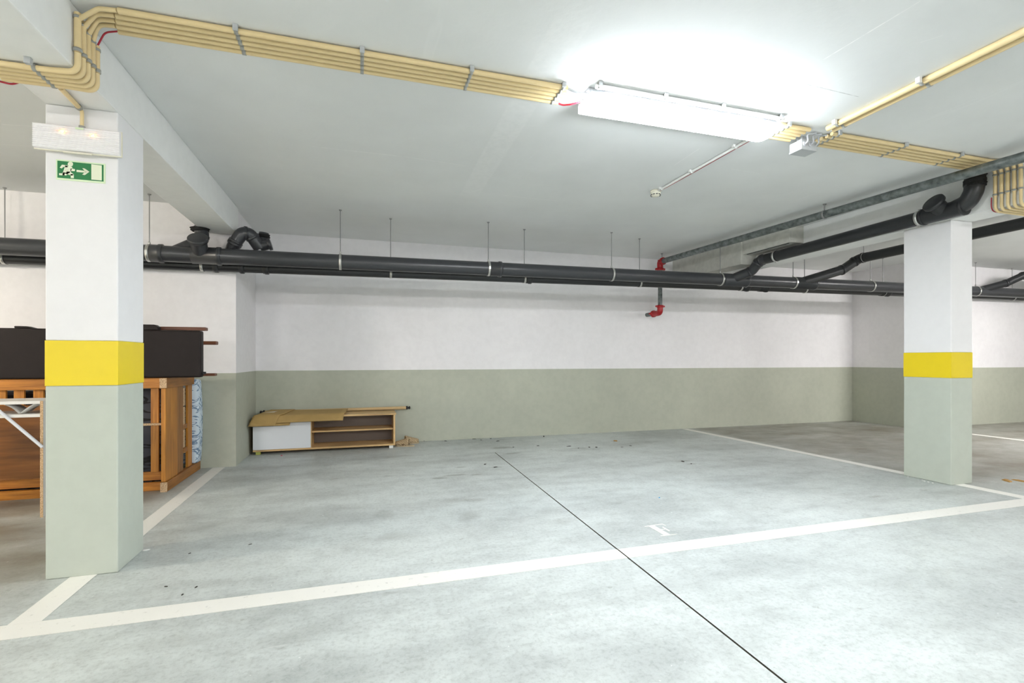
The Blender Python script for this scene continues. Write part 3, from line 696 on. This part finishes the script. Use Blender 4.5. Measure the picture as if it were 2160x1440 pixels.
for p, d in ((el[0], Vector((0, 0, 1))), (el[-1], Vector((0, 1, 0)))):
    G().ring(p, d, .036, .034, .017, 26).obj('red_coupling', M_RED, t6)
    for sg in (-1, 1): G().obox(Vector(p)+Vector((sg*.06, 0, 0)), (.016, 0, 0), (0, .014, 0), (0, 0, .012)).obj('coupling_lug', M_RED, t6)
G().tube([(4.42, 6.84, zb), (4.42, YB-.001, zb)], .032, 22).obj('wall_stub', M_GALV, t6)
for y in (6.62, 4.01, 2.2, .5):
    p = ga+gd*((ga.y-y)/(-gd.y)); 
    G().tube([p+Vector((0, 0, .04)), (p.x, p.y, ZC-.001)], .006, 8).obj('hanger_rod', M_ROD, t6)
    G().ring(p, gd, .041, .02, .003, 26).obj('clamp_ring', M_ROD, t6)
    G().lathe((p.x, p.y, ZC-.0005), (0, 0, -1), [(.018, 0), (.018, .004), (.008, .012)], 12).obj('anchor', M_ROD, t6)

# ================================================================== TV CABINET
cx0, cx1, cy0, cy1 = -1.225, .438, 6.60, 6.99
cz0, cz1 = .035, .452
t = thing('tv_cabinet', ((cx0+cx1)/2, (cy0+cy1)/2, 0), 'low pale oak TV cabinet with white flap door against the back wall', 'cabinet')
th = .022; xd = -.580
G().box(cx0, cx1, cy0, cy1, cz0, cz0+th).obj('bottom_panel', OAK_X, t, .0015)
G().box(cx0-.008, cx1+.012, cy0-.012, cy1, cz1-th, cz1).obj('top_panel', OAK_X, t, .0015)
G().box(cx0, cx0+th, cy0, cy1, cz0+th, cz1-th).obj('side_panel', OAK_Z, t, .001)
G().box(cx1-th, cx1, cy0, cy1, cz0+th, cz1-th).obj('side_panel', OAK_Z, t, .001)
G().box(xd-.009, xd+.009, cy0+.004, cy1-.01, cz0+th, cz1-th).obj('divider', OAK_Z, t, .001)
G().box(xd+.009, cx1-th, cy0+.03, cy1-.01, .238, .256).obj('shelf', OAK_X, t, .001)
G().box(cx0+th, cx1-th, cy1-.010, cy1-.004, cz0+th, cz1-th).obj('back_panel', M_CABBACK, t)
dr = G().box(cx0+.004, xd+.002, cy0-.018, cy0-.001, cz0+th+.004, cz1-th-.004).obj('door', M_DOOR, t, .002); dr['label'] = 'white flap door'
for x in (cx0+.03, cx1-.075): 
    for y in (cy0+.01, cy1-.07): G().box(x, x+.05, y, y+.05, 0.0, cz0).obj('foot', M_PLAST if x > 0 else M_LIME, t)
# cardboard laid over it
def card(name, x0, x1, fy, fz, lift, skew, label, th=.005):
    def fn(u, v):                    # v 0 back .. 1 front
        x = x0+(x1-x0)*u+skew*(v-.5)
        path = [(6.935, .466+lift+.012), (6.80, .464+lift+.006), (6.592, .460+lift), (6.563, .452+lift), (fy, fz)]
        k = v*4; i = min(int(k), 3); f = k-i; y = path[i][0]*(1-f)+path[i+1][0]*f; z = path[i][1]*(1-f)+path[i+1][1]*f
        return (x, y, z+.003*math.sin(x*4+v*3))
    o = G().sheet(fn, 12, 16, th).obj(name, M_CARD); return tag(o, label, 'cardboard')
ca = card('cardboard_sheet', -1.165, -.88, 6.465, .362, .024, -.17, 'smaller cardboard flap drooping over the cabinet door with a white label')
cb = card('cardboard_sheet', -1.03, -.175, 6.50, .388, .012, -.05, 'large flattened cardboard sheet lying over the middle of the cabinet')
cc = card('cardboard_strip', -1.19, -.76, 6.525, .352, .001, -.10, 'narrow cardboard strip showing under the drooping flap')
lb = onY(550, 872, 6.75)
G().sheet(lambda u, v: (-1.15+.14*u+.03*(1-v), 6.72+.09*(1-v), .4955+.0035*(1-v)), 2, 2, .0006).obj('paper_label', M_PAPER, ca)
# rolled blind behind the cardboard
bl0, bl1 = Vector((-1.16, 6.962, .4765)), Vector((.615, 6.962, .4815))
t = thing('rolled_blind', (bl0+bl1)/2, 'thin rolled slat blind with black ends lying along the back of the cabinet', 'blind')
g = G(); n = 70; d = bl1-bl0; pts = []; rr = []
for k in range(n+1):
    for q, r_ in ((0, .018), (.5, .0235)):
        if k+q <= n: pts.append(bl0+d*((k+q)/n)); rr.append(r_)
g.tube(pts, rr, 12); g.obj('slat_roll', M_CARDE, t)
for p, s_ in ((bl0, -1), (bl1, 1)): 
    G().lathe(p, d*s_, [(.022, -.01), (.024, .0), (.024, .012), (.013, .016), (.013, .030), (.02, .032), (.02, .045), (.01, .05)], 16).obj('end_cap', M_BLACK, t)
# slippers
def slipper(x, y, rz, label, tilt=0):
    t = thing('slipper', (x, y, 0), label, 'slipper', 'slippers beside the cabinet')
    cr, sr = math.cos(rz), math.sin(rz); tf = lambda a, b: (x+a*cr-b*sr, y+a*sr+b*cr)
    out = []
    for k in range(20):
        a = 2*PI*k/20; L = .135*math.cos(a); W = (.05+.008*math.cos(a))*math.sin(a); out.append(tf(L, W))
    G().prism([(p[0], p[1]) for p in out], (0, 0, .0005), (1, 0, 0), (0, 1, 0), (0, 0, .016)).obj('sole', M_SOLE, t, .003)
    def fn(u, v):
        a = -.06+.18*u; wd = .052*math.sqrt(max(.06, 1-((a+.0)/.15)**2)); b_ = wd*math.cos(PI*v); h = .017+(.095-.055*u)*math.sin(PI*v)
        px, py = tf(a, b_); return (px, py, h)
    G().sheet(fn, 8, 10, .004).obj('upper', M_SLIP, t); return t
slipper(.565, 6.70, 2.75, 'tan spotted slipper on the floor nearer the cabinet side')
slipper(.645, 6.87, .2, 'tan spotted slipper on the floor pointing along the back wall')

# ================================================================== STORED FURNITURE in the left bay
BX1, BY0 = -1.60, 5.0
t = thing('bed_frame', (-2.5, 5.4, 0), 'orange pine bed frame standing on its side behind the near pillar', 'bed frame')
FYb = 5.07
G().box(-3.75, BX1-.04, FYb, FYb+.05, .0, .07).obj('bottom_rail', WO_X, t, .003)
G().box(-3.75, BX1-.04, FYb+.03, FYb+.06, .085, .16).obj('lower_cross_rail', WO_X, t, .003)
G().box(-3.75, BX1-.035, FYb-.01, FYb+.04, .895, .985).obj('top_rail', WO_X, t, .004)
xsl = [xat(p, FYb+.02) for p in (2, 41, 82)]
for px in (2, 41, 82, 210, 327):
    x = xat(px, FYb+.02); wd = .030 if px == 327 else .034
    G().box(x-wd, x+wd, FYb+.012, FYb+.036, .16, .895).obj('slat', WO_Z, t, .002)
x = xat(-40, FYb); G().box(x-.034, x+.034, FYb+.012, FYb+.036, .16, .895).obj('slat', WO_Z, t, .002)
G().box(-2.20, BX1-.05, FYb-.012, FYb+.010, .572, .590).obj('chipboard_shelf', M_CHIP, t)
# plywood panel low on the left
G().box(-3.75, -2.2, FYb+.001, FYb+.011, .165, .77).obj('plywood_panel', WO_PANEL, t)
# end panel facing the middle bay
ex = BX1; ya = lambda px: yat(px, ex)
G().box(ex-.045, ex+.005, BY0, 5.94, .0, .085).obj('end_bottom_rail', WO_Y, t, .006)
G().box(ex-.050, ex+.000, BY0-.002, ya(410), .895, .985).obj('end_top_rail', WO_Y, t, .005)
G().box(ex-.0455, ex+.0055, BY0-.010, BY0-.0025, .0, .083).obj('end_grain', M_CHIP, t)
G().box(ex-.0505, ex+.0005, BY0-.010, BY0-.0025, .90, .984).obj('end_grain', M_CHIP, t)
G().box(ex-.045, ex-.010, BY0+.005, ya(377), .086, .895).obj('corner_post', WO_Z, t, .003)
G().box(ex-.04, ex-.018, ya(378.5), ya(391), .086, .895).obj('side_board', wood('pine_side', (.22, .085, .018, 1), (.40, .17, .038, 1), 2), t, .003)
G().box(ex-.04, ex-.018, ya(401), ya(409.5), .086, .895).obj('side_board', WO_Z, t, .003)
for z in (.30, .52, .70): G().box(ex-.03, ex-.02, ya(391.5), ya(395), z, z+.17).obj('chipboard_spacer', M_CHIP, t)
for z in (.245, .475): G().box(ex-.036, ex-.020, ya(391.5), ya(400.5), z, z+.045).obj('side_cleat', WO_Y, t)
# mattresses
def cushion(name, x0, x1, y0, y1, z0, z1, m, r, label):
    o = G().box(x0, x1, y0, y1, z0, z1).obj(name, m, None, r, 5); 
    for p in o.data.polygons: p.use_smooth = True
    return tag(o, label, 'mattress')
cushion('mattress', -3.6, -1.66, 5.20, 5.36, .0, .88, M_MATB, .05, 'black mattress with a dark leaf pattern upright inside the bed frame')
nz = 14; prof = []
for k in range(nz+1):
    z = .0875+.855*k/nz; f = k/nz; prof.append((z, .055+.065*math.sin(PI*min(1, .08+f*.86))**.6))
g = G(); seg = 20; V = []; F = []
for i, (z, wd) in enumerate(prof):
    x0 = -1.74; x1 = xat(424, 5.84)+(wd-.12)*.45
    y0, y1 = 5.775, 5.945
    for j in range(seg):
        a = 2*PI*j/seg; cxm, cym = (x0+x1)/2, (y0+y1)/2; sx_, sy_ = (x1-x0)/2, (y1-y0)/2
        ca_, sa_ = math.cos(a), math.sin(a); q = .5
        V.append((cxm+sx_*math.copysign(abs(ca_)**q, ca_), cym+sy_*math.copysign(abs(sa_)**q, sa_), z))
for i in range(nz):
    for j in range(seg): k = (j+1) % seg; F.append((i*seg+j, i*seg+k, (i+1)*seg+k, (i+1)*seg+j))
F.append(tuple(reversed(range(seg)))); F.append(tuple(nz*seg+j for j in range(seg)))
g.add(V, F, 0, True); tag(g.obj('mattress', M_MATW, None, .02, 3), 'blue and white striped mattress wedged between bed frame and wall', 'mattress')
# padded headboard standing on the bed frame
t = thing('headboard', (-2.5, 5.1, .986), 'dark brown padded headboard standing on top of the bed frame', 'headboard')
G().box(-3.9, xat(424.5, 5.05), 5.04, 5.13, .9865, 1.402).obj('padded_panel', M_COUCH, t, .016, 4)
xe = xat(330, 5.06)
G().prism([(-2.0, 1.403), (-2.0, 1.45), (xe-.012, 1.45), (xe+.012, 1.43), (xe+.012, 1.403)], (0, 5.05, 0), (1, 0, 0), (0, 0, 1), (0, .08, 0)).obj('padded_block', M_COUCH, t, .005)
xa, xb_ = xat(38, 5.1), xat(78, 5.1)
G().prism([(xa, 1.4025), (xa, 1.419), (xb_-.05, 1.419), (xb_, 1.4025)], (0, 5.05, 0), (1, 0, 0), (0, 0, 1), (0, .08, 0)).obj('padded_block', M_COUCH, t, .004)
G().box(xat(424.5, 5.05)+.001, xat(433, 5.08), 5.07, 5.11, 1.012, 1.036).obj('foot', M_BLACK, t, .003)
# reddish wooden frame behind the headboard
t = thing('wooden_frame', (-1.77, 5.3, .986), 'reddish wooden frame behind the headboard with three bars sticking out to the right', 'frame')
G().box(-1.95, xat(436, 5.20), 5.16, 5.24, 1.410, 1.440).obj('bar', WO_LEG, t, .004)
G().box(-1.95, xat(458, 5.45), 5.42, 5.50, 1.288, 1.322).obj('bar', WO_LEG, t, .008)
G().box(-1.95, xat(455, 5.45), 5.42, 5.50, .9865, 1.012).obj('bar', WO_LEG, t, .004)
G().box(-1.82, -1.77, 5.16, 5.21, .9865, 1.4095).obj('upright', WO_LEG, t, .003)
G().box(-1.82, -1.77, 5.43, 5.49, 1.0125, 1.2875).obj('upright', WO_LEG, t, .003)
G().box(-1.90, -1.85, 5.16, 5.50, 1.323, 1.350).obj('cross_bar', WO_LEG, t, .003)
# shelving unit in front, left of the pillar
t = thing('shelving_unit', (-2.6, 4.65, 0), 'white shelving unit with raw chipboard edge left of the near pillar', 'shelf')
sxp = -2.203; sy0, sy1 = 4.46, 4.80
G().box(sxp-.016, sxp, sy0+.001, sy1, 0, .845).obj('side_panel', M_SHELF, t)
G().box(sxp-.017, sxp+.001, sy0-.003, sy0, 0, .846).obj('raw_edge', M_CHIP, t)
zt = onY(40, 849, sy0).z; zl = onY(40, 877, sy0).z
for z in (zt, zl): G().box(-3.15, sxp-.016, sy0, sy1, z-.012, z+.010).obj('shelf_board', M_SHELF, t, .001)
G().box(-3.166, -3.15, sy0, sy1, 0, .845).obj('side_panel', M_SHELF, t)
pa_, pb_ = onY(-12, 858, sy0-.015), onY(90, 943, sy0-.015)
G().tube([pa_+(pa_-pb_)*.25, pb_], .011, 12).obj('diagonal_brace', M_TUBEW, t)
# crumpled cloth between the shelves
cl = Vector((onY(50, 868, sy0+.08).x, sy0+.08, zl+.0105))
def cloth(u, v):
    x = cl.x-.10+.22*u; zz = abs(u-.45)*1.9; return (x+.015*math.sin(v*5), cl.y-.05+.16*v+.02*math.sin(u*7), cl.z+.004+min(.072, .085*zz)+.003*math.sin(9*u+6*v))
tag(G().sheet(cloth, 14, 8, .002).obj('crumpled_cloth', M_CLOTH), 'crumpled white cloth tucked between the white shelf boards', 'cloth')

# ================================================================== DEBRIS on the floor
def scrap(name, px, py, size, m, label, cat, group=None, h=.006, seed=0, el_=1.0):
    p = fl(px, py); rg = random.Random(seed+int(px)); n = 7; poly = []
    a0 = rg.random()*6
    for k in range(n):
        a = 2*PI*k/n; r = size*rg.uniform(.6, 1.0); x, y = r*math.cos(a)*el_, r*math.sin(a)/el_
        poly.append((x*math.cos(a0)-y*math.sin(a0), x*math.sin(a0)+y*math.cos(a0)))
    V = [(p.x+x, p.y+y, .0005) for x, y in poly]+[(p.x+x*.7, p.y+y*.7, .0005+h*rg.uniform(.6, 1.1)) for x, y in poly]
    F = [tuple(reversed(range(n))), tuple(range(n, 2*n))]+[(i, (i+1) % n, n+(i+1) % n, n+i) for i in range(n)]
    o = G().add(V, F).obj(name, m); return tag(o, label, cat, group)
scrap('dry_leaf', 1298, 930, .035, M_LEAF, 'yellow dry leaf on the floor near the back wall', 'leaf', None, .012, 1, 1.2)
scrap('plastic_bit', 1391, 1050, .010, M_BLUE, 'tiny blue plastic bit on the floor before the letter F', 'scrap', None, .006, 2)
scrap('paper_scrap', 307, 1160, .022, M_WHITE, 'white paper scrap at the foot of the near pillar', 'scrap', None, .004, 3, 1.3)
scrap('dry_leaf', 2125, 1014, .055, M_LEAF, 'brown dry leaf on the floor just right of the right pillar', 'leaf', None, .012, 4, 1.5)
scrap('dry_leaf', 2155, 1015, .055, M_LEAF, 'brown dry leaf at the right edge of the picture beyond the right pillar', 'leaf', None, .012, 5, 1.5)
scrap('plastic_bit', 594, 961, .016, mat('pink_scrap', (.45, .05, .12), .5), 'small pink scrap on the floor before the white cabinet door', 'scrap', None, .008, 6)
scrap('pebble', 1147, 921, .013, M_DIRT, 'black pebble on the floor by the middle of the back wall', 'scrap', None, .018, 7)
for k, (px, py) in enumerate(((895, 930), (940, 930), (1000, 926), (1015, 928), (1035, 925), (1050, 930), (1083, 943), (1135, 940), (1200, 941), (1220, 945), (1243, 943), (1258, 943), (1312, 943), (1330, 940), (1440, 973), (1458, 978), (1023, 979), (1045, 985))):
    scrap('debris_flake', px, py, .016+.014*((k*7) % 3)/2, M_DIRT, 'dark flake of debris on the floor along the back wall', 'debris', 'dark flakes near the back wall', .004, k, 1.4)
for k, (px, py) in enumerate(((400, 1167), (528, 1148), (414, 1238), (385, 1254), (350, 1237))):
    scrap('debris_flake', px, py, .009, M_DIRT, 'tiny dark flake on the floor right of the near pillar', 'debris', 'dark flakes near the left pillar', .003, 40+k, 1.6)
for k, (px, py) in enumerate(((1945, 1013), (1950, 1015), (1958, 1017), (1967, 1019), (1915, 1006))):
    scrap('plaster_crumb', px, py, .010, M_WHITE, 'white plaster crumb at the foot of the right pillar', 'debris', 'plaster crumbs at the right pillar', .008, 60+k)
